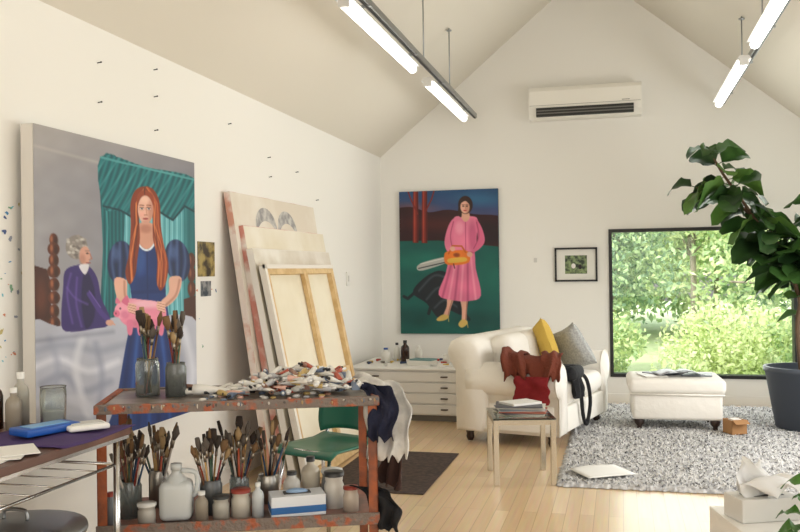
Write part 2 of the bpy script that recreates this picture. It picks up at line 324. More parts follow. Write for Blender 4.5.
m=A.poly([(414,294),(424,280),(440,271),(455,276),(468,284),(470,300),(464,314),(450,310),(440,318),(428,304)],(22,30,38)); A.clip=m
for p in ([(420,292),(436,276),(452,280)],[(428,300),(440,288),(452,296)],[(436,308),(446,300),(458,306)]): A.curve(p,2,(70,76,84),.8,2)
A.clip=None
A.line([(418,292),(409,300),(405,298)],3,(22,30,38)); A.line([(460,305),(470,318)],3,(22,30,38)); A.line([(434,300),(430,314)],3,(22,30,38))
sk=(226,170,146)
A.poly([(449,294),(456,294),(452,308),(449,318),(444,317),(448,306)],sk); A.poly([(461,294),(469,294),(468,308),(467,322),(463,322),(463,308)],sk); A.line([(455,295),(451,308),(449,317)],1,(170,112,94)); A.line([(468.5,295),(467.6,308),(466.6,321)],1,(170,112,94))
A.poly([(438,319),(444,314.5),(450,315.5),(447,319.5),(440,321)],(214,180,96)); A.line([(449.5,316),(450,321)],.7,(214,180,96)); A.poly([(459.5,323.5),(463,318.5),(468,319.5),(468,323),(463,326.5)],(214,180,96)); A.line([(468,320),(469,326)],.7,(214,180,96))
m=A.poly([(454,250),(474,249),(477,268),(482,294),(470,300),(455,300),(440,295),(447,274)],(226,116,150)); A.clip=m
for k,(xa,xb) in enumerate(((455,443),(458,450),(461,456),(465,462),(469,469),(472,477))): A.curve([(xa,255),((xa+xb)/2,278),(xb,300)],1.8,(178,70,110) if k%2==0 else (246,158,184),.8,1.8)
A.clip=None
m=A.poly([(455,219),(462,216),(472,216),(479,219),(478,236),(475,253),(453,254),(454,236)],(234,128,160)); A.clip=m; A.ell(474,236,4,14,(196,84,124),.7,3); A.ell(461,228,4,6,(248,164,188),.7,3); A.line([(467,217),(467,252)],.8,(196,80,120)); A.clip=None
A.line([(454,253),(475,252)],2,(196,80,120))
A.poly([(456,219),(450,226),(446,242),(449,252),(455,250),(455,236)],(230,122,154)); A.poly([(477,219),(483,227),(486,240),(481,248),(474,252),(475,246),(479,238)],(216,104,140)); A.curve([(455,222),(452,236),(454,249)],1,(178,70,110),.8); A.curve([(478,222),(480,236),(475,248)],1,(170,64,104),.8)
A.poly([(463,212),(470,212),(471,218),(467,222),(463,218)],sk)
A.ell(467,205,7.2,9,(52,30,24)); A.poly([(461,203),(459.5,214),(463,217),(463,206)],(52,30,24)); A.ell(466.5,207,4.5,6.5,(234,180,156)); A.ell(469,208,2,5.5,(196,138,116),.7,1.8); A.poly([(461,204),(463,198),(470,198),(472,205),(467,201)],(52,30,24))
for ex in (464.8,468.4): A.ell(ex,206.3,.8,.55,(40,25,20)); A.line([(ex-1.2,204.9),(ex+1.2,204.9)],.5,(90,50,36))
A.line([(466.7,206),(466.9,208.6)],.6,(190,130,110)); A.ell(466.6,210.5,1.5,.6,(185,55,60))
A.poly([(418,269),(424,263.5),(448,257),(450,262),(424,271.5)],(176,176,170)); A.line([(420,269.5),(449,262)],1,(50,50,52)); A.line([(422,265),(448,258)],.8,(216,216,210))
A.poly([(446,254),(452,251),(466,250),(471,254),(470,262),(458,265),(447,264)],(226,120,40)); A.poly([(450,259),(466,257),(467,261),(451,263)],(222,176,70)); A.ell(458,255,3,2,(120,50,24),.8,1.5); A.line([(450,254),(454,246),(463,246),(467,252)],1.5,(200,96,34)); A.line([(455,264),(456,268)],1,(60,30,24)); A.ell(454,249,2.6,2.4,sk); A.ell(471,254,2.8,2.6,sk)
A.brush(.05)
X=Matrix.Translation((-2.43,YB-.045,2.352))
A.mesh('landscape_portrait_painting',X,1.13,1.615,.04,M('dark_edge',(30,60,70),.7))
# small framed picture
b=MB('framed_picture'); fx0,fx1,fz0,fz1=-.69,-.235,1.31,1.68
for p,q in [((fx0,fz0),(fx1,fz0+.02)),((fx0,fz1-.02),(fx1,fz1)),((fx0,fz0),(fx0+.02,fz1)),((fx1-.02,fz0),(fx1,fz1))]: b.bb((p[0],YB-.03,p[1]),(q[0],YB-.001,q[1]),black)
b.bb((fx0+.02,YB-.012,fz0+.02),(fx1-.02,YB-.001,fz1-.02),M('mat_board',(232,230,222),.8))
b.bb((fx0+.11,YB-.014,fz0+.085),(fx1-.11,YB-.012,fz1-.085),M('photo_print',(30,45,28),.4,col2=(130,150,100),scale=22)); b.sph((fx0+.2,YB-.013,fz0+.17),(.025,.003,.03),M('photo_white',(230,225,220)),8); b.sph((fx0+.27,YB-.013,fz0+.16),(.02,.003,.03),M('photo_dark',(25,20,22)),8); b.done()
# AC
b=MB('air_conditioner'); ax0,ax1,az0,az1=-.93,.245,3.07,3.41; YA=YB-.002
prof=[(YA,az0),(YA-.14,az0),(YA-.2,az0+.06),(YA-.225,az0+.12),(YA-.225,az1-.05),(YA-.2,az1-.01),(YA-.17,az1),(YA,az1)]
b.prism(prof,ax0,ax1,'X',M('ac_plastic',(240,237,228),.4))
b.bb((ax0+.08,YB-.235,az0+.02),(ax1-.08,YB-.18,az0+.11),M('ac_slot',(38,38,36),.6))
for k in range(2): b.bb((ax0+.08,YB-.242,az0+.043+k*.03),(ax1-.08,YB-.2,az0+.053+k*.03),M('ac_vane',(120,118,112),.5))
b.bb((ax0+.01,YB-.231,az0+.135),(ax1-.01,YB-.224,az0+.139),M('seam_grey',(150,148,140))); b.bb((ax1-.2,YB-.231,az0+.15),(ax1-.12,YB-.226,az0+.158),MC['seam_grey']); b.done()
# light fixtures
lampm=M('fluorescent_tube',(255,252,244),.5,emit=5.)
housing=M('fixture_housing',(225,225,222),.5)
def fixture(xc,z,sg,segs):
    b=MB('suspended_light_fixture')
    y0,y1=2.2,9.35
    b.bb((xc+sg*.07-.02,y0,z+.03),(xc+sg*.07+.02,y1,z+.075),steel); b.bb((xc+sg*.07-.008,y0,z+.024),(xc+sg*.07+.008,y1,z+.031),M('slot_dark',(60,60,60)))
    for a,c in segs:
        b.prism([(xc-.055,z),(xc+.055,z),(xc+.035,z+.03),(xc-.035,z+.03)],a-.03,c+.03,'Y',housing)
        b.tube([(xc,a,z-.022),(xc,c,z-.022)],.034,lampm,12)
        b.box((xc,a-.01,z-.015),(.07,.03,.06),housing,.005); b.box((xc,c+.01,z-.015),(.07,.03,.06),housing,.005)
        for yy in (a+.25,c-.25):
            b.bb((xc-.03,yy-.02,z+.025),(xc+sg*.1,yy+.02,z+.035),steel)
    for yy in (3.4,6.8,7.9):
        xx=xc+sg*.07; b.tube([(xx,yy,z+.07),(xx,yy,roof(xx)-.012)],.006,steel,8); b.tube([(xx,yy,roof(xx)-.04),(xx,yy,roof(xx)-.03)],.025,steel,10)
    b.done()
fixture(-1.58,3.08,1,[(2.6,4.4),(4.94,6.7),(7.27,9.05)])
fixture(.97,3.08,1,[(2.6,4.4),(4.94,6.7),(7.27,9.05)])
# ---------------- stacked canvases leaning on left wall
def canvas(name,y0,y1,h,xt,xb,face,edge,back=False,th=.045):
    b=MB(name)
    up=Vector((-(xb-xt),0,math.sqrt(h*h-(xb-xt)**2)))/h; along=Vector((0,1,0)); inn=along.cross(up).normalized()
    if inn.x>0: inn=-inn
    X=Matrix.Identity(4)
    for i in range(3): X[i][0]=along[i]; X[i][1]=inn[i]; X[i][2]=up[i]; 
    X[0][3]=xb;X[1][3]=y0;X[2][3]=th*abs(up.x)+.001
    b.X=X; w=y1-y0
    if not back:
        b.bb((0,0,0),(w,th,h),edge); b.bb((.003,-.002,.003),(w-.003,0,h-.003),face)
    else:
        b.bb((0,th-.004,0),(w,th,h),face); b.bb((0,.012,0),(.006,th,h),edge);b.bb((w-.006,.012,0),(w,th,h),edge)
        s=.07
        b.bb((0,-.004,0),(.035,.012,h),edge); b.bb((0,-.004,h-.03),(w,.012,h),edge)
        b.bb((.006,0,0),(s,th-.005,h),wood); b.bb((w-s,0,0),(w-.006,th-.005,h),wood); b.bb((s,0,h-s),(w-s,th-.005,h),wood); b.bb((s,0,0),(w-s,th-.005,s),wood)
        b.bb((w*.52,.004,s),(w*.52+.075,th-.008,h-s),wood); b.bb((s,.008,h*.40),(w-s,th-.01,h*.40+.07),wood)
    return b
ca=canvas('leaning_canvas',5.48,7.16,2.03,-2.60,-2.30,M('primed_canvas',(232,226,214),.85,col2=(222,212,196),scale=2.5),M('edge_pinkish',(228,214,206),.8,col2=(206,150,130),scale=5,thr=(.5,.6)))
hm=M('grey_spray_paint',(150,148,148),.8,col2=(200,197,192),scale=14)
for cx,rr_ in ((.56,.2),(.98,.2)):
    arc=[(cx+rr_*math.cos(a),1.74+rr_*.8*math.sin(a)) for a in np.linspace(math.pi*1.1,-.1*math.pi,18)]
    for (p,q) in zip(arc,arc[1:]):
        ca.add([(p[0],-.004,p[1]-.05),(q[0],-.004,q[1]-.05),(q[0],-.004,q[1]+.05),(p[0],-.004,p[1]+.05)],[[0,1,2,3]],hm)
ca.done()
canvas('leaning_canvas',5.54,7.2,1.80,-2.53,-2.22,M('yellowed_canvas',(224,214,192),.8,col2=(236,230,216),scale=1.6),M('edge_rose',(206,140,128),.8,col2=(236,228,220),scale=6)).done()
canvas('leaning_canvas',5.51,7.12,1.64,-2.45,-2.14,M('plastic_wrapped_canvas',(238,234,224),.35,col2=(218,210,194),scale=3,bump=.4,bscale=6),M('edge_white',(236,232,226),.8)).done()
canvas('leaning_canvas',5.50,6.95,1.53,-2.36,-2.05,M('raw_linen',(236,228,206),.85,col2=(228,218,192),scale=2),M('edge_white2',(232,226,216),.8),back=True).done()
# ---------------- wall bits
b=MB('wall_nails')
for (y,z) in [(4.03,2.57),(4.03,2.36),(4.6,2.66),(4.6,2.50),(4.6,2.30),(5.6,2.5),(6.3,2.35),(6.32,2.2),(6.9,2.3),(7.4,2.1)]: b.tube([(XL,y,z),(XL+.022,y,z+.003)],.003,black,6); b.sph((XL+.022,y,z+.003),.005,black,6)
b.done()
b=MB('paint_smudges'); cols=[(70,140,190),(110,190,205),(210,140,110),(150,156,170),(130,170,140),(200,184,120),(70,90,140)]
for k in range(46):
    if k<32: y=random.uniform(3.24,3.42); z=random.uniform(1.05,1.8); r=random.uniform(.004,.012)
    else: y=random.uniform(4.98,5.4); z=random.uniform(.9,1.5); r=random.uniform(.004,.012)
    n=11; el=random.uniform(.4,1.8); sk_a=random.uniform(-.8,.8); pts=[]
    for i in range(n):
        a=i*2*math.pi/n; q=r*random.uniform(.5,1.4); dy=q*math.cos(a); dz=q*el*math.sin(a); pts.append((XL+.002+k*1e-5,y+dy+sk_a*dz,z+dz))
    b.add(pts,[list(range(n))],M('smudge_%d'%(k%7),cols[k%7],.6))
b.done()
b=MB('pinned_postcard'); b.bb((XL,5.12,1.43),(XL+.004,5.36,1.66),M('postcard',(60,50,35),.6,col2=(170,150,90),scale=14)); b.bb((XL,5.16,1.3),(XL+.004,5.30,1.40),M('postcard2',(150,150,150),.6,col2=(60,70,80),scale=20)); b.done()
b=MB('light_switch'); b.box((XL+.006,8.3,1.38),(.012,.09,.14),whitep,.004); b.box((XL+.014,8.3,1.38),(.01,.03,.06),M('switch_grey',(215,213,208)),.003); b.done()
b=MB('wall_outlet'); b.box((-.9,YB-.006,1.55),(.035,.012,.05),MC['switch_grey'],.004); b.done()
# ---------------- flat file cabinet
b=MB('flat_file_cabinet'); cx0,cx1,cy0,cy1,cz=-2.60,-1.36,8.10,9.1,.51
b.bb((cx0,cy0+.02,.06),(cx1,cy1,cz-.02),whitep); b.bb((cx0-.01,cy0-.01,cz-.02),(cx1+.01,cy1,cz),whitep,.006); b.bb((cx0+.03,cy0+.05,0),(cx1-.03,cy1-.03,.06),M('plinth_shadow',(120,115,108)))
for i in range(4):
    z0=.07+i*.104; b.box(((cx0+cx1)/2,cy0+.012,z0+.047),(cx1-cx0-.03,.024,.092),whitep,.004)
    for xx in (cx0+.28,cx1-.28): b.box((xx,cy0-.008,z0+.05),(.07,.02,.012),M('bronze_pull',(80,64,50),.4,.6),.004)
b.done()
b=MB('studio_supplies'); z=cz
def bottle(b,x,y,z,r,h,mat,cap=None,neck=.4):
    b.lathe([(.0001,0),(r,0),(r,h*.62),(r*.85,h*.72),(r*neck,h*.8),(r*neck,h*.9)],(x,y,z),mat,16)
    b.lathe([(r*neck*1.15,h*.88),(r*neck*1.15,h),(.0001,h)],(x,y,z),cap or whitep,12)
brown=M('amber_bottle',(50,28,16),.2); 
bottle(b,-2.17,8.7,z,.045,.22,brown,black); bottle(b,-2.05,8.8,z,.04,.16,M('white_plastic',(230,228,220),.4)); bottle(b,-2.35,8.6,z,.05,.15,MC['white_plastic'],M('cap_blue',(40,80,150))); bottle(b,-2.27,8.75,z,.035,.19,MC['white_plastic'],black)
b.box((-1.95,8.5,z+.02),(.3,.22,.04),MC['white_plastic'],.004,rz=.3); b.box((-1.93,8.5,z+.047),(.24,.16,.012),M('paper_teal',(110,150,150)),.002,rz=-.2)
for k in range(24):
    x=random.uniform(-2.5,-1.6);y=random.uniform(8.25,8.9);a=random.uniform(0,3); L=.06
    b.tube([(x,y,z+.014),(x+L*math.cos(a),y+L*math.sin(a),z+.014)],[.013,.008],M('tube_c%d'%(k%5),[(220,220,215),(180,60,50),(50,70,110),(90,80,70),(200,170,80)][k%5],.4),8)
b.lathe([(.0001,0),(.05,0),(.055,.09),(.05,.09),(.046,.02)],(-1.7,8.6,z),MC['white_plastic'],16); b.box((-1.6,8.4,z+.006),(.3,.22,.012),M('paper_white',(236,234,228)),.001,rz=.2); b.done()
# ---------------- sofa
b=MB('loveseat_sofa'); W,D=1.54,.9
b.bb((.06,.03,.09),(W-.06,D-.03,.34),cream,.03,3)
for sx in (0,1):
    x0=.13 if not sx else W-.13; rr=.14; out=-1 if not sx else 1
    pin=x0-out*.11
    cxr,czr=x0+out*.02,.53
    pr=[(pin,.09),(pin,.5)]+[(cxr+rr*math.cos(a),czr+rr*math.sin(a)) for a in np.linspace(math.pi if out>0 else 0, (-.35*math.pi) if out>0 else 1.35*math.pi,16)]+[(x0+out*.06,.4),(x0+out*.07,.09)]
    n=len(pr); ysl=[-.015,.0,.03,D*.5,D-.2,D-.12]
    vs=[]
    for yi,y in enumerate(ysl):
        s=.9 if yi==0 else (.985 if yi==1 else 1)
        for p in pr: vs.append((x0+(p[0]-x0)*s,y,.35+(p[1]-.35)*s if yi<2 else p[1]))
    fs=[[i*n+k,i*n+(k+1)%n,(i+1)*n+(k+1)%n,(i+1)*n+k] for i in range(len(ysl)-1) for k in range(n)]+[list(range(n)),[(len(ysl)-1)*n+k for k in range(n)]]
    b.add(vs,fs,cream)
    b.tube([(p[0],.0,p[1]) for p in pr],.008,cream,6)
prof=[(D-.30,.3),(D-.27,.55),(D-.25,.74),(D-.22,.83),(D-.15,.885),(D-.05,.89),(D+.03,.85),(D+.06,.78),(D+.03,.70),(D-.02,.62),(D-.02,.09),(D-.25,.09)]
n=len(prof); vs=[]; xs=[.0,.03,.10,W*.3,W*.5,W*.7,W-.10,W-.03,W]
for i,x in enumerate(xs):
    s=.90 if i in(0,len(xs)-1) else .98 if i in (1,len(xs)-2) else 1
    sag=.012*math.sin(math.pi*i/(len(xs)-1))
    for p in prof: vs.append((x,D-.1+(p[0]-D+.1)*s,.4+(p[1]-.4)*s-(sag if p[1]>.7 else 0)))
b.add(vs,[[i*n+k,i*n+(k+1)%n,(i+1)*n+(k+1)%n,(i+1)*n+k] for i in range(len(xs)-1) for k in range(n)]+[list(range(n)),[(len(xs)-1)*n+k for k in range(n)]],cream)
for k in range(2):
    w=(W-.54)/2; b.box((.27+w*(k+.5),.32,.415),(w-.01,.70,.19),cream,.07,5)
    b.box((.27+w*(k+.5),.58,.67),(w-.01,.24,.42),cream,.10,5,M_=Matrix.Rotation(-.15,4,'X'))
b.bb((.2,-.015,.10),(W-.2,.05,.31),cream,.02,3)
for x in (.12,W-.12):
    for y in (.08,D-.1): b.lathe([(.0001,0),(.022,0),(.035,.03),(.03,.06),(.042,.1)],(x,y,0),darkwood,12)
SO=(-.50,6.94,.012); SR=R(76)
b.done(SO,SR)
SX=Matrix.Translation(SO)@Matrix.Rotation(SR,4,'Z')
def pillow(name,c,sz,mat,rx,rz,ry=0):
    b=MB(name); b.X=SX@Matrix.Translation(c)@Matrix.Rotation(rz,4,'Z')@Matrix.Rotation(rx,4,'X')@Matrix.Rotation(ry,4,'Y')
    w,h,t=sz
    for sg in (1,-1):
        b.surf(lambda u,v:((u-.5)*w*(1-.10*(1-abs(2*v-1)**2)*(abs(2*u-1)**4)),sg*t/2*(max(0,(1-(2*u-1)**4)*(1-(2*v-1)**4)))**.5+.004*noise.noise(Vector((u*6,v*6,sg))),(v-.5)*h*(1-.10*(1-abs(2*u-1)**2)*(abs(2*v-1)**4))),16,16,mat)
    b.done()
pillow('yellow_cushion',(.98,.42,.75),(.46,.44,.15),M('mustard_linen',(206,172,78),.9,bump=.3,bscale=60),-.3,.55,.25)
pillow('grey_cushion',(1.08,.20,.71),(.44,.42,.15),M('grey_knit',(160,162,160),.95,col2=(186,186,182),scale=60,bump=.5,bscale=90),-.4,1.0,.35)
rust=M('rust_wool',(108,50,32),.95,bump=.5,bscale=50); crim=M('crimson_cloth',(120,12,20),.85,bump=.3,bscale=40); blk=M('black_cloth',(16,16,20),.85,bump=.3,bscale=30)
b=MB('rust_sweater'); b.X=SX
drape(b,[(.44,.3,.56),(.35,.3,.60),(.25,.28,.70),(.13,.26,.73),(.0,.24,.70),(-.055,.22,.61),(-.07,.2,.52),(-.07,.19,.46)],(0,.42,0),rust,.012,1.6,1,ragged=.12)
drape(b,[(.40,.45,.66),(.27,.43,.75),(.12,.40,.765),(-.01,.36,.73),(-.07,.33,.64),(-.08,.31,.56)],(0,.2,.03),rust,.018,1.3,4)
drape(b,[(.33,.14,.66),(.22,.1,.76),(.10,.07,.76),(0,.05,.71),(-.06,.04,.62),(-.07,.05,.54)],(0,.16,0),rust,.018,1.2,7)
b.done(solid=.014)
b=MB('crimson_scarf'); b.X=SX
drape(b,[(-.085,.17,.585),(-.095,.17,.52),(-.09,.17,.44),(-.085,.17,.365)],(0,.29,0),crim,.010,1.3,2.4,ragged=.06)
b.done(solid=.01)
b=MB('black_shoulder_bag'); b.X=SX
b.box((.42,.06,.57),(.3,.26,.12),blk,.05,4); drape(b,[(.36,.12,.6),(.38,.0,.62),(.4,-.05,.52),(.42,-.06,.36)],(.22,0,0),blk,.018,2,3.3)
b.tube(smoothpath([(.5,.0,.58),(.62,-.06,.5),(.7,-.07,.3),(.62,-.06,.12),(.55,-.05,.2),(.5,-.05,.4)],30),.016,blk,8); b.done(solid=.006)
# ---------------- side table
b=MB('glass_side_table'); tm=M('brushed_nickel',(205,200,188),.25,1.); w,d,h=.42,.48,.44
for x in (-w/2+.018,w/2-.018):
    for y in (-d/2+.018,d/2-.018): b.bb((x-.018,y-.018,0),(x+.018,y+.018,h),tm,.003)
for x in (-w/2+.018,w/2-.018): b.bb((x-.014,-d/2+.036,h-.035),(x+.014,d/2-.036,h),tm)
for y in (-d/2+.018,d/2-.018): b.bb((-w/2+.036,y-.014,h-.035),(w/2-.036,y+.014,h),tm)
b.bb((-w/2,-d/2,h),(w/2,d/2,h+.01),M('tabletop_glass',(200,215,210),.03,trans=.95)); b.done((-.69,6.05,0),R(14))
b=MB('magazine_stack'); cc=[(196,190,180),(80,80,86),(170,100,80),(222,220,214),(130,136,142),(200,196,186)]
z=0
for k in range(8):
    t=random.uniform(.005,.010); b.box((random.uniform(-.02,.02),random.uniform(-.03,.03),z+t/2),(.32,.25,t),M('mag_%d'%(k%6),cc[k%6],.5),.001,rz=random.uniform(-.25,.25)); z+=t
b.box((.0,.0,z+.008),(.24,.18,.016),M('mag_3',cc[3]),.002,rz=.5); b.done((-.69,6.08,.451),R(14))
# ---------------- ottoman
b=MB('ottoman'); w,d=.82,.62
b.box((0,0,.225),(w-.06,d-.06,.25),cream,.03,3); b.box((0,0,.395),(w,d,.14),cream,.05,5); b.tube([(-w/2+.02,-d/2+.02,.325),(w/2-.02,-d/2+.02,.325),(w/2-.02,d/2-.02,.325),(-w/2+.02,d/2-.02,.325),(-w/2+.02,-d/2+.02,.325)],.009,cream,8)
for x in (-w/2+.09,w/2-.09):
    for y in (-d/2+.09,d/2-.09): b.lathe([(.0001,0),(.018,0),(.022,.025),(.018,.035),(.04,.06),(.045,.085),(.035,.11)],(x,y,0),darkwood,14)
b.done((.46,8.2,.012),R(2))
b=MB('open_magazine')
b.box((-.05,.12,.008),(.34,.22,.016),M('mag_1',cc[1]),.001,rz=.4); b.box((.20,.0,.006),(.26,.2,.012),M('mag_4',cc[4]),.001,rz=-.3); b.box((-.2,-.02,.005),(.2,.26,.01),M('mag_0',cc[0]),.001,rz=.1)
for sg in (-1,1): b.surf(lambda u,v,sg=sg:(sg*u*.2+.02,(v-.5)*.26-.05,.02+.04*math.sin(math.pi*min(1,u*.9+.1))*(1-u*.5)),8,3,M('mag_page',(190,190,192),.5,col2=(80,80,84),scale=11))
b.done((.46,8.15,.479),R(12),solid=.003)
b=MB('small_cardboard_box'); kb=M('cardboard',(170,125,80),.8)
for p,q in [((-.07,-.07,0),(.07,.07,.004)),((-.07,-.07,0),(-.066,.07,.12)),((.066,-.07,0),(.07,.07,.12)),((-.07,-.07,0),(.07,-.066,.12)),((-.07,.066,0),(.07,.07,.12))]: b.bb(p,q,kb)
b.box((0,-.1,.11),(.13,.06,.003),kb,M_=Matrix.Rotation(.5,4,'X')); b.box((0,0,.06),(.08,.08,.13),M('label_white',(225,220,210)),.003); b.done((.93,7.85,.03),R(25))
# ---------------- rug
rm=bpy.data.materials.new('shag_rug_wool'); rm.use_nodes=True; nt=rm.node_tree; bs=nt.nodes['Principled BSDF']; bs.inputs['Roughness'].default_value=.95
tc=nt.nodes.new('ShaderNodeTexCoord'); vo=nt.nodes.new('ShaderNodeTexNoise'); vo.inputs['Scale'].default_value=34; vo.inputs['Detail'].default_value=5; nt.links.new(tc.outputs['Object'],vo.inputs['Vector'])
rp=nt.nodes.new('ShaderNodeValToRGB'); nt.links.new(vo.outputs['Fac'],rp.inputs['Fac']); e=rp.color_ramp.elements; e[0].position=.36; e[0].color=(*lin((164,163,162)),1); e[1].position=.62; e[1].color=(*lin((214,212,209)),1)
nt.links.new(rp.outputs[0],bs.inputs['Base Color'])
b=MB('shag_rug'); rx0,rx1,ry0,ry1=-.42,2.15,5.85,9.4
rg=rng.random((261,361))
def rf(u,v):
    e=min(u,1-u,v,1-v); i,j=int(round(u*260)),int(round(v*360)); h=.004+(.021*rg[i,j]+.006)*(0 if e<=0 else 1)
    return (rx0+(rx1-rx0)*u+(rg[i,j]-.5)*.012-.03*rg[j%261,3]*(u<=0),ry0+(ry1-ry0)*v-.03*rg[i,3]*(v<=0),h)
b.surf(rf,260,360,rm)
# loose wool tufts standing on the pile
tf=M('rug_tuft_light',(222,220,216),.95); tg=M('rug_tuft_grey',(140,140,140),.95)
for mt,n_ in ((tf,9000),(tg,4500)):
    P=rng.random((n_,6)); vs=[];fs=[]
    for q in P:
        x=rx0+.02+(rx1-rx0-.04)*q[0]; y=ry0+.02+(ry1-ry0-.04)*q[1]; a=q[2]*6.283; l=.018+.02*q[3]; wd=.004+.004*q[4]
        cx_,sy_=math.cos(a),math.sin(a); o=len(vs); z0=.018; z1=z0+.010+.014*q[5]
        vs+=[(x-sy_*wd,y+cx_*wd,z0),(x+sy_*wd,y-cx_*wd,z0),(x+cx_*l*.6+sy_*wd*.8,y+sy_*l*.6-cx_*wd*.8,z1),(x+cx_*l*.6-sy_*wd*.8,y+sy_*l*.6+cx_*wd*.8,z1),(x+cx_*l,y+sy_*l,z1-.005)]
        fs+=[[o,o+1,o+2,o+3],[o+3,o+2,o+4]]
    b.add(vs,fs,mt)
b.done(normals=False)
b=MB('dark_floor_mat'); b.bb((-2.0,5.45,0),(-1.25,6.72,.008),M('mat_brown',(78,62,54),.95,col2=(54,44,40),scale=30),.003); b.done()
b=MB('paper_sheet'); b.surf(lambda u,v:((u-.5)*.36,(v-.5)*.3,.006+.012*math.sin(u*3)*v),8,8,M('paper_white',(236,234,228))); b.done((-.14,6.14,.042),R(30),solid=.002)
# ---------------- green chair
b=MB('green_side_chair'); gp=M('green_plastic',(34,104,82),.35)
b.surf(lambda u,v:((u-.5)*(.46-.05*v),(v-.5)*.44,.45-.02*math.sin(math.pi*u)*math.sin(math.pi*v)-.03*max(0,.15-v)/.15+.02*max(0,v-.8)/.2),14,14,gp)
b.surf(lambda u,v:((u-.5)*(.42-.06*abs(2*v-1)**3),.235+.05*v-.07*(2*u-1)**2,.50+v*.28-.02*(2*u-1)**4),14,10,gp)
for sx in (-1,1):
    b.tube(smoothpath([(sx*.19,.2,.43),(sx*.19,.25,.50),(sx*.17,.285,.7)],12),.011,chrome,8)
    b.tube([(sx*.17,-.16,.43),(sx*.21,-.22,0)],.011,chrome,8); b.tube([(sx*.17,.16,.43),(sx*.21,.24,0)],.011,chrome,8); b.tube([(sx*.17,-.16,.43),(sx*.17,.16,.43)],.011,chrome,8)
    b.tube([(sx*.17,-.16,.43),(0,-.16,.43)],.011,chrome,8); b.tube([(sx*.17,.16,.43),(0,.16,.43)],.011,chrome,8)
b.done((-1.68,4.78,0),R(-22),solid=.010)
# ---------------- trolley
TO=Vector((-2.13,3.19,0)); TR=R(22); TX=Matrix.Translation(TO)@Matrix.Rotation(TR,4,'Z'); TW,TD,TZ=1.18,.53,.905
rust_f=M('paint_crusted_orange_metal',(160,84,46),.55,col2=(120,72,52),scale=10,thr=(.45,.62),bump=.3)
crust=M('paint_crust',(122,110,102),.6,col2=(166,92,62),scale=18,thr=(.50,.60),bump=.6,bscale=50)
b=MB('paint_trolley')
for x in (0,TW-.04):
    for y in (0,TD-.04): b.bb((x,y,.06),(x+.04,y+.005,TZ-.03),rust_f); b.bb((x if x==0 else x+.035,y,.06),(x+.005 if x==0 else x+.04,y+.04,TZ-.03),rust_f); b.sph((x+.02,y+.02,.03),(.02,.03,.03),black,8)
b.bb((-.01,-.01,TZ-.04),(TW+.01,.02,TZ),crust,.004); b.bb((-.01,TD-.02,TZ-.04),(TW+.01,TD+.01,TZ),crust,.004); b.bb((-.01,.02,TZ-.04),(.02,TD-.02,TZ),rust_f,.004); b.bb((TW-.02,.02,TZ-.04),(TW+.01,TD-.02,TZ),crust,.004)
b.bb((.02,.02,TZ-.02),(TW-.02,TD-.02,TZ-.008),M('palette_glass',(160,150,138),.3,col2=(100,92,88),scale=7))
rd=random.Random(8)
for k in range(46): # thin paint drips on the front rail
    x=rd.uniform(0,TW); h=rd.uniform(.005,.018); b.sph((x,-.0105,TZ-.006-h*.6),(rd.uniform(.003,.007),.002,h*.6),M('drip_%d'%(k%5),[(190,184,174),(140,70,54),(96,104,118),(170,140,96),(80,74,70)][k%5],.5),6)
SZ=.38
b.bb((.0,.0,SZ-.02),(TW,TD,SZ),M('shelf_pink_grey',(168,120,105),.6,col2=(120,100,92),scale=6)); b.bb((-.005,-.008,SZ-.03),(TW+.005,.004,SZ+.02),crust)
b.done(TO,TR)
def brushjar(b,x,y,z,r=.045,h=.15,n=12,L=(.26,.36),seed=0,spread=.5,jm=None):
    rd=random.Random(seed); m=jm or M('murky_jar_glass',(215,222,218),.06,trans=.9)
    b.lathe([(.0001,.0),(r,.0),(r,h*.85),(r*.88,h*.93),(r*.9,h),(r*.84,h),(r*.82,h*.9),(r*.93,h*.8),(r*.93,.008),(.0001,.008)],(x,y,z),m,18)
    hc=[(120,40,30),(30,60,90),(190,150,90),(20,20,22),(110,76,50),(60,90,70),(190,180,170),(196,92,60)]
    for k in range(n):
        a=rd.uniform(0,6.28); q=rd.uniform(0,r*.6); ln=rd.uniform(*L); t=rd.uniform(.05,spread); 
        p0=Vector((x-q*.6*math.cos(a),y-q*.6*math.sin(a),z+.012)); dr=Vector((math.cos(a)*t*.55,math.sin(a)*t*.55,1)).normalized()
        p1=p0+dr*ln*.72; p2=p0+dr*ln*.82; p3=p0+dr*ln
        b.tube([p0,p0+dr*ln*.4,p1],[.003,.0055,.004],M('handle_%d'%(k%8),hc[k%8],.4),6)
        b.tube([p1,p2],.0065,M('ferrule',(170,160,145),.35,.9),6)
        wd=rd.choice([.009,.013,.018]); b.tube([p2,p2.lerp(p3,.5),p3],[.006,wd,.003 if rd.random()<.5 else wd*.8],M('bristle_%d'%(k%4),[(120,92,62),(60,50,44),(96,88,80),(168,140,100)][k%4],.9),8)
def TB(name): b=MB(name); b.X=TX; return b
b=TB('brush_jar'); brushjar(b,.165,.3,TZ-.006,.054,.17,20,(.30,.40),seed=3,spread=.4); b.done()
b=TB('brush_jar'); brushjar(b,.295,.26,TZ-.006,.047,.15,18,(.26,.38),seed=5,spread=.35,jm=M('dirty_jar_glass',(140,144,140),.2,trans=.6)); b.done()
b=TB('paint_tube_pile'); tc_=[(232,229,222),(214,212,204),(176,84,64),(110,124,146),(226,222,214),(200,172,110),(184,184,186),(150,112,94),(222,176,160),(238,236,230)]
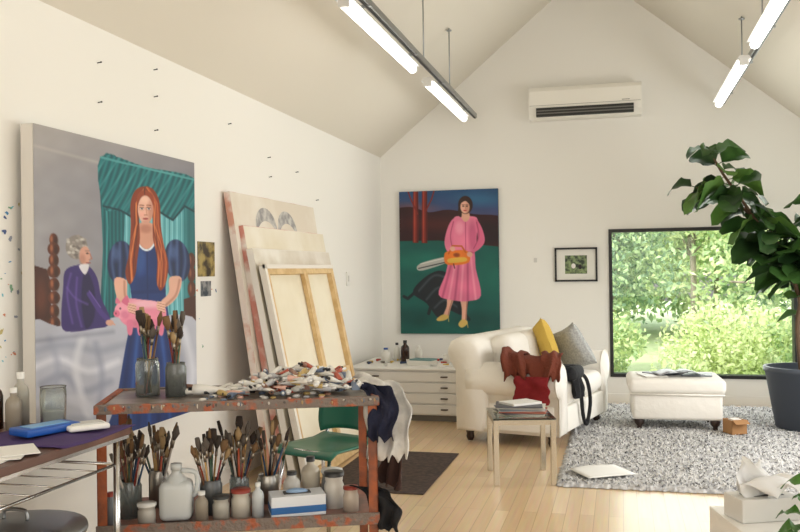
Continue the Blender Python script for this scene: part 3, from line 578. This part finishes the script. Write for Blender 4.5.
def ptube(b,x,y,z,a,L,r,k,tilt=0):
    d=Vector((math.cos(a),math.sin(a),tilt)).normalized(); p=Vector((x,y,z)); m=M('tubepaint_%d'%(k%10),tc_[k%10],.35)
    s=d.cross(Vector((0,0,1))).normalized()
    n=10; vs=[]
    for i in range(6):
        t=i/5; ww=r*(1.25 if t<.05 else 1.25-.3*t); hh=r*(.12+.9*min(1,t*1.3))
        for j in range(n):
            an=2*math.pi*j/n; vs.append(p+d*L*t+s*ww*math.cos(an)+Vector((0,0,1))*(hh*math.sin(an)))
    b.add(vs,[[i*n+j,i*n+(j+1)%n,(i+1)*n+(j+1)%n,(i+1)*n+j] for i in range(5) for j in range(n)]+[list(range(n)),[5*n+j for j in range(n)]],m)
    b.tube([p+d*L,p+d*(L+.006),p+d*(L+.022)],[r*.6,r*.45,r*.45],M('cap_dark',(30,30,32),.4) if k%3==0 else M('cap_white',(230,230,228),.4),8)
for k in range(170):
    x=.64+.46*random.random(); lay=random.random()**1.4*.085*(1-abs(x-.90)*2); ptube(b,x,random.uniform(.07,.45),TZ+.012+max(0,lay),random.uniform(0,6.28),random.uniform(.055,.10),random.uniform(.010,.016),k,random.uniform(-.1,.35))
for k in range(12): ptube(b,random.uniform(.4,.66),random.uniform(.1,.42),TZ+.012,random.uniform(0,6.28),.1,.014,k*3)
ptube(b,.54,.2,TZ+.022,2.9,.17,.024,9); ptube(b,.52,.32,TZ+.02,.3,.15,.022,1)
b.done()
b=TB('dried_paint_palette')
for k in range(60):
    r=random.uniform(.006,.02); b.sph((random.uniform(.36,1.0),random.uniform(.05,.5),TZ-.004),(r,r*.8,r*.45),M('tubepaint_%d'%(k%10),tc_[k%10],.35),6)
b.done()
jt=[M('jar_glass_lower',(170,178,176),.12,trans=.7),M('tin_can',(160,155,146),.35,.9),M('jar_dark',(90,92,92),.3)]
for i,(x,y,r,h,n,s) in enumerate([(.10,.2,.05,.16,18,11),(.20,.36,.045,.17,16,12),(.45,.2,.05,.15,17,13),(.57,.30,.045,.14,15,14),(.70,.34,.05,.13,12,15),(.06,.42,.045,.15,10,16)]):
    b=TB('brush_jar'); brushjar(b,x,y,SZ,r,h,n,(.28,.40),seed=s,spread=.8,jm=jt[i%3]); b.done()
b=TB('solvent_jug'); ps=M('translucent_plastic',(206,210,208),.35)
b.box((.31,.11,SZ+.09),(.14,.12,.17),ps,.03,4); b.lathe([(.055,.165),(.035,.19),(.02,.205),(.02,.22),(.024,.22),(.024,.245),(.0001,.245)],(.31,.11,SZ),ps,14); b.tube(smoothpath([(.33,.11,SZ+.215),(.395,.11,SZ+.20),(.395,.11,SZ+.12),(.37,.11,SZ+.10)],12),.011,ps,8); b.done()
b=TB('solvent_bottles')
for k,(x,y,r,h,c,nk) in enumerate([(.42,.07,.028,.13,(150,140,124),.5),(.5,.1,.036,.10,(176,172,160),.9),(.585,.12,.042,.12,(196,190,176),.9),(.66,.10,.026,.15,(200,205,205),.4),(1.0,.2,.045,.16,(210,205,195),.9),(1.07,.12,.035,.11,(190,176,160),.85),(1.0,.38,.05,.13,(130,132,134),.9),(.9,.4,.045,.19,(200,190,170),.4),(.04,.08,.03,.14,(110,116,122),.5),(.19,.07,.038,.09,(180,176,166),.95),(.81,.33,.04,.14,(214,210,200),.5)]):
    bottle(b,x,y,SZ,r,h,M('bt_%d'%k,c,.3),M('cap_%d'%(k%3),[(230,230,225),(60,60,60),(150,60,46)][k%3],.4),nk)
b.done()
b=TB('glove_box'); b.box((.83,.13,SZ+.045),(.24,.13,.09),M('box_white',(232,236,240),.5),.003,rz=.12); b.box((.83,.13,SZ+.030),(.242,.134,.03),M('box_blue',(52,108,170),.5),.002,rz=.12); b.box((.80,.13,SZ+.07),(.10,.135,.02),MC['box_blue'],.002,rz=.12); b.box((.83,.13,SZ+.092),(.12,.05,.004),M('slot_dark',(60,60,60)),.001,rz=.12)
b.sph((.83,.13,SZ+.095),(.05,.022,.015),M('glove_blue',(150,180,214),.5),8); b.done()
navy=M('navy_rag',(24,28,52),.9,bump=.4,bscale=30); wr=M('white_rag',(228,225,218),.9,col2=(190,188,184),scale=9,bump=.4,bscale=25); br_=M('brown_rag',(58,36,30),.9,bump=.4,bscale=30)
b=TB('paint_rags')
drape(b,[(TW-.10,.16,TZ+.02),(TW-.02,.12,TZ+.03),(TW+.02,.04,TZ-.0),(TW+.02,-.03,TZ-.08),(TW+.01,-.04,TZ-.2)],(.12,-.08,0),navy,.016,2.0,1,taper=.1)
drape(b,[(TW-.06,.30,TZ+.03),(TW+.02,.22,TZ+.035),(TW+.05,.10,TZ-.04),(TW+.05,.03,TZ-.14),(TW+.04,.0,TZ-.29)],(.18,-.10,0),wr,.022,2.2,6,ragged=.12)
drape(b,[(TW-.04,.40,TZ+.02),(TW+.03,.34,TZ+.02),(TW+.07,.28,TZ-.06),(TW+.08,.26,TZ-.2),(TW+.07,.24,TZ-.26)],(.06,-.20,0),wr,.02,2.0,9,ragged=.12)
drape(b,[(TW+.02,.20,TZ-.1),(TW+.06,.14,TZ-.2),(TW+.08,.10,TZ-.3),(TW+.07,.10,TZ-.43)],(.10,-.10,0),br_,.018,2.,3,taper=.2)
drape(b,[(TW-.06,.06,SZ+.12),(TW-.0,.03,SZ+.10),(TW+.03,0,SZ+.02),(TW+.03,0,SZ-.07)],(.12,-.05,0),blk,.014,2.,14)
b.done(solid=.005)
# ---------------- left worktable
b=MB('work_table'); tz=.86
b.bb((-2.58,1.6,tz-.03),(-1.85,3.0,tz),M('table_dark_top',(92,62,50),.4,col2=(120,84,68),scale=5),.004)
b.bb((-2.58,1.6,tz-.05),(-2.56,3.0,tz-.03),chrome); b.bb((-1.88,1.6,tz-.045),(-1.86,3.0,tz-.03),chrome)
for x in (-2.54,-1.89):
    for y in (1.64,2.96): b.tube([(x,y,0),(x,y,tz-.03)],.013,chrome,10)
for z_ in (.72,.28):
    for x in (-2.54,-1.89): b.tube([(x,1.64,z_),(x,2.96,z_)],.006,chrome,6); 
    for k in range(12): yy=1.64+1.32*k/11; b.tube([(-2.54,yy,z_),(-1.89,yy,z_)],.003 if 0<k<11 else .006,chrome,6)
b.done()
b=MB('purple_cloth'); b.surf(lambda u,v:(-2.25+u*.42,2.56+v*.44,tz+.004+.004*math.sin(u*9+v*5)),12,12,M('purple_fabric',(66,44,96),.8)); b.done(solid=.003)
b=MB('blue_paint_case'); b.box((0,0,.014),(.22,.12,.028),M('case_blue',(26,84,170),.35),.006,3); b.box((0,0,.029),(.16,.07,.003),M('case_light',(120,170,215),.35),.001); b.done((-2.07,2.78,tz+.011),R(70))
b=MB('white_tray'); b.box((0,0,.010),(.15,.11,.02),whitep,.008,3); b.box((0,0,.022),(.115,.075,.005),M('tray_in',(205,205,200)),.002); b.done((-1.96,2.87,tz+.011),R(50))
b=MB('paper_sheets')
for k in range(3): b.box((.02*k,.03*k,.002+.004*k),(.26,.18,.003),MC['paper_white'],0,rz=.3*k)
b.done((-2.03,2.36,tz+.001),R(10))
b=MB('water_jar'); b.lathe([(.0001,0),(.048,0),(.05,.12),(.048,.15),(.05,.155),(.044,.15),(.045,.12),(.043,.006),(.0001,.006)],(0,0,0),M('cloudy_glass',(235,240,238),.05,trans=.9),20); b.lathe([(.0001,.06),(.043,.06),(.043,.008)],(0,0,0),M('murky_water',(210,208,200),.1),20); b.done((-2.16,2.95,tz+.001))
b=MB('table_bottles'); bottle(b,-2.36,2.86,tz,.035,.2,brown,M('cap_white',(230,230,228))); bottle(b,-2.27,2.86,tz,.03,.16,MC['bt_0']); bottle(b,-2.44,2.92,tz,.04,.17,M('white_plastic',(230,228,220))); bottle(b,-2.30,2.94,tz,.032,.21,MC['bt_1']); b.done()
b=MB('galvanised_bin'); b.lathe([(.0001,0),(.19,0),(.22,.5),(.245,.505),(.25,.52),(.245,.535),(.18,.55),(.08,.565),(.0001,.568)],(0,0,0),steel,36)
b.lathe([(.20,.2),(.208,.205),(.203,.21)],(0,0,0),steel,32); b.tube(smoothpath([(-.05,0,.565),(-.04,0,.60),(.04,0,.60),(.05,0,.565)],12),.007,steel,8); b.done((-2.14,2.70,.0))
# ---------------- plinth and tissue box
b=MB('white_plinth'); b.bb((-.16,-.16,0),(.16,.16,.57),whitep,.003); b.done((.50,3.25,0),R(14))
b=MB('tissue_box'); b.box((0,0,.04),(.22,.12,.08),M('tissue_carton',(214,212,206),.6),.003); b.box((0,0,.0805),(.14,.05,.002),M('slot_dark',(60,60,60)))
tis=M('tissue_paper',(244,243,240),.9,sub=.3)
def sheet(path,w,seed,top,amp=.014):
    # a soft tissue ply: wide at the slot, gathered in broad folds, ending in a pointed corner
    pp=smoothpath(path,24); w=Vector(w); wn=w.normalized()
    def f(u,v):
        p=interp(pp,u); q=(interp(pp,min(1,u+.03))-interp(pp,max(0,u-.03))).normalized(); nn=q.cross(wn).normalized()
        wid=(.75+.7*math.sin(math.pi*u*.75))*(1-u**3*(1-top)); c=v-.5
        return p+w*c*wid-q*(abs(c)*.05*u)+nn*(amp*math.sin(5.5*c+seed+u*1.5)+amp*.9*noise.noise(Vector((u*3,v*3,seed))))
    b.surf(f,24,20,tis)
sheet([(-.02,.0,.07),(-.03,.0,.11),(-.045,.01,.16),(-.05,.02,.215)],(.11,.02,0),1,.12)
sheet([(-.01,.015,.07),(-.01,.02,.12),(.0,.03,.16),(.01,.04,.19)],(.12,.03,0),3,.25)
sheet([(.02,-.01,.07),(.035,-.015,.11),(.06,-.03,.135),(.095,-.05,.125),(.12,-.065,.09)],(.05,.10,0),5,.4)
sheet([(-.01,-.015,.07),(-.015,-.025,.11),(-.01,-.045,.14),(.0,-.07,.12),(.005,-.08,.085)],(.13,-.02,.01),7,.5)
b.done((.47,3.25,.571),R(24),solid=.001)
# ---------------- plants
def leaf(b,p,d,L,wd,mat,droop=.4,roll=0,fiddle=True,nu=8,nv=4):
    p=Vector(p); d=Vector(d).normalized(); s=d.cross(Vector((0,0,1)))
    s=s.normalized() if s.length>.05 else Vector((1,0,0)); up=s.cross(d).normalized()
    rm_=Matrix.Rotation(roll,3,d); s=rm_@s; up=rm_@up
    def f(u,v):
        if fiddle: w=wd*(math.sin(math.pi*min(1,u**.8))**.45)*(.7+.4*u)*(1-.18*math.exp(-((u-.38)/.12)**2))
        else: w=wd*math.sin(math.pi*u)**.7*(1-.3*u)
        c=(v-.5)*2; ang=droop*u
        q=p+d*(L*math.sin(ang+1e-4)/(droop+1e-4) if droop>0 else L*u)
        q=q-Vector((0,0,1))*(L*(1-math.cos(ang))/(droop+1e-4))
        return q+s*c*w*.5+up*(abs(c)*w*.16+.012*math.sin(u*14+c)*abs(c))
    b.surf(f,nu,nv,mat)
gA=M('fig_leaf',(40,68,30),.4,col2=(60,94,42),scale=3,sub=.25); gB=M('fig_leaf_dark',(28,50,26),.4,col2=(42,70,32),scale=3,sub=.15); gC=M('fig_leaf_light',(92,126,56),.45,col2=(70,106,46),scale=3,sub=.3)
bark=M('bark',(92,70,50),.8,bump=.5,bscale=30)
b=MB('fiddle_leaf_fig'); px,py=1.53,8.2
b.lathe([(.0001,.03),(.2,.03),(.22,.04),(.30,.52),(.315,.53),(.315,.57),(.285,.57),(.27,.48),(.0001,.48)],(px,py,0),M('slate_blue_pot',(62,68,78),.5),32)
b.lathe([(.0001,.49),(.275,.49)],(px,py,0),M('soil',(40,30,22),.95),24)
stems=[[(px,py,.45),(px-.03,py,.9),(px-.02,py-.02,1.2),(px-.22,py-.06,1.6),(px-.45,py-.1,1.98),(px-.64,py-.12,2.27),(px-.74,py-.14,2.46)],
 [(px-.03,py,1.0),(px+.05,py-.05,1.4),(px+.12,py-.08,1.75),(px+.1,py-.1,2.0)],
 [(px-.02,py-.02,1.2),(px-.12,py-.1,1.5),(px-.26,py-.16,1.75)],
 [(px+.04,py,.45),(px+.1,py+.1,.9),(px+.2,py+.12,1.3),(px+.28,py+.1,1.6)],
 [(px-.42,py-.1,1.92),(px-.64,py-.05,2.08),(px-.86,py-.08,2.16)]]
rd=random.Random(21)
for si,st in enumerate(stems):
    sp_=smoothpath(st,24); n=len(sp_); b.tube(sp_,[.022*(1-.6*i/n)*(1 if si==0 else .75) for i in range(n)],bark,8)
    cnt=[44,24,20,14,11][si]; t0=[.40,.3,.3,.5,.35][si]
    for k in range(cnt):
        t=t0+(1-t0)*k/(cnt-1); p=interp(sp_,t); a=k*2.4+si; el=rd.uniform(-.35,.35) if t<.93 else rd.uniform(.2,.9)
        d=Vector((math.cos(a),math.sin(a)*.8,el)).normalized(); ln=rd.uniform(.27,.38)*(1 if t<.9 else .85)
        if p.x+d.x*(ln+.05)>XR-.06: d.x=-abs(d.x)
        b.tube([p,p+d*.05],.004,gA,5); leaf(b,p+d*.045,d,ln,ln*rd.uniform(.74,.9),rd.choice([gA,gA,gB,gC] if t>.5 else [gA,gB]),rd.uniform(.5,1.4),rd.uniform(-.9,.9))
b.done(normals=False)
b=MB('potted_houseplant'); b.lathe([(.0001,0),(.1,0),(.14,.36),(.15,.37),(.15,.4),(.13,.4),(.12,.35),(.0001,.35)],(0,0,0),M('terracotta',(176,104,74),.8),24); b.lathe([(.0001,.36),(.12,.36)],(0,0,0),M('soil',(40,30,22),.95),20)
g2=M('houseplant_leaf',(78,126,48),.4,col2=(50,92,34),scale=6,sub=.3)
for k in range(40):
    a=k*2.4; el=rd.uniform(1.0,2.6); d=Vector((math.cos(a),math.sin(a),el)).normalized(); p=Vector((.04*math.cos(a),.04*math.sin(a),.36)); q=p+d*rd.uniform(.2,.44)
    b.tube(smoothpath([p,(p+q)/2+Vector((0,0,.02)),q],8),.004,g2,5); d2=Vector((d.x,d.y,d.z*.4)); leaf(b,q,d2,rd.uniform(.12,.18),.075,g2,rd.uniform(.6,1.3),rd.uniform(-.4,.4),False)
b.done((.80,2.84,0),normals=False)
# ---------------- outside
b=MB('lawn'); lm=M('grass',(170,188,138),.95,col2=(190,202,158),scale=1.2); b.bb((-30,YB+.3,-.5),(30,50,-.4),lm); b.done()
lv=[M('leaf_bright',(206,220,160),.8,col2=(224,232,186),scale=2,sub=.45),M('leaf_mid',(158,186,134),.8,col2=(186,206,156),scale=2,sub=.4),M('leaf_deep',(114,146,112),.8,col2=(142,170,132),scale=2,sub=.4)]  # leaf greens paled so the garden haze sits in their colour
def tree(x,y,z,rx,rz,n,which,sz,seed,trunk=True):
    r=np.random.default_rng(seed); b=MB('garden_tree' if trunk else 'garden_shrub')
    cl=[(x+rx*.75*r.normal(0,.6),y+rx*.6*r.normal(0,.6),z+rz*r.uniform(-.9,.9),r.uniform(.3,.55)*rx) for _ in range(16)]
    if trunk:
        b.tube(smoothpath([(x,y,-.40),(x+.05,y,z*.4),(x,y,z)],8),.06,M('pale_bark',(140,132,118),.9),8)
        for c in cl[:8]: b.tube([(x,y,z*.6),c[:3]],.02,MC['pale_bark'],6)
    for w in which:
        vs=[];fs=[]
        for k in range(n//len(which)):
            c=cl[r.integers(16)]; v=r.normal(size=3); v/=np.linalg.norm(v); q=np.array(c[:3])+v*c[3]*r.uniform(.5,1.05)
            if q[1]<YB+.8 or q[2]<-.38: continue
            a=r.normal(size=3); a/=np.linalg.norm(a); t=np.cross(a,r.normal(size=3)); t/=np.linalg.norm(t); s_=sz*r.uniform(.6,1.3)
            o=len(vs); vs+=[tuple(q-a*s_),tuple(q+t*s_*.5),tuple(q+a*s_),tuple(q-t*s_*.5)]; fs.append([o,o+1,o+2,o+3])
        b.add(vs,fs,lv[w],smooth=False)
    b.done(normals=False)
tree(-.2,15.0,2.3,1.5,1.3,9000,[2,1],.06,1); tree(2.9,15.8,1.9,1.5,1.3,9000,[0,1],.065,2); tree(1.4,18.5,2.8,2.2,2.0,10000,[0,1],.08,3)
tree(5.2,19,2.6,2.4,2.2,9000,[1,2],.09,4); tree(-2.8,19,2.6,2.3,2.2,9000,[1,2],.09,5); tree(1.6,14.2,.1,1.1,.5,7000,[0],.05,6,False); tree(3.4,13.8,.2,1.2,.6,7000,[0,1],.05,7,False); tree(-.6,14,.0,1.,.5,6000,[1,0],.05,8,False)
tree(2.5,25,3,5,3,16000,[0,1],.14,9); tree(-3,27,3.4,5,3.4,14000,[1,2],.15,10)
# ---------------- light
w=bpy.data.worlds.new('sky_world'); scene.world=w; w.use_nodes=True; nt=w.node_tree; bg=nt.nodes['Background']
sk_=nt.nodes.new('ShaderNodeTexSky'); sk_.sky_type='NISHITA'; sk_.sun_disc=False; sk_.sun_elevation=R(50); sk_.sun_rotation=R(200); sk_.air_density=1.2; sk_.dust_density=3
hs=nt.nodes.new('ShaderNodeHueSaturation'); hs.inputs['Saturation'].default_value=.35; nt.links.new(sk_.outputs[0],hs.inputs['Color']); nt.links.new(hs.outputs[0],bg.inputs['Color']); bg.inputs['Strength'].default_value=.55
sun=bpy.data.lights.new('sun','SUN'); sun.energy=3.2; sun.angle=.1; sun.color=(1,.95,.86); so=bpy.data.objects.new('sun',sun); scene.collection.objects.link(so); so.rotation_euler=(R(48),0,R(-35))
def area(name,loc,rot,sx,sy,e,col=(1,1,1)):
    l=bpy.data.lights.new(name,'AREA'); l.shape='RECTANGLE'; l.size=sx; l.size_y=sy; l.energy=e; l.color=col; o=bpy.data.objects.new(name,l); scene.collection.objects.link(o); o.location=loc; o.rotation_euler=rot
for i,(a,c) in enumerate(wins): area('window_daylight',(XR-.02,(a+c)/2,1.45),(0,R(90),0),1.4,c-a-.1,[15,28,52][i],(1,.99,.97))
area('rear_fill',(-.2,YF+.05,1.9),(R(90),0,0),3.6,2.2,74,(1,.975,.94))  # added fill lamp in front of the solid rear wall, no window there
area('window_daylight',((wx0+wx1)/2,YB-.04,(wz0+wz1)/2),(R(-90),0,0),1.7,1.5,30,(.97,1,.97))
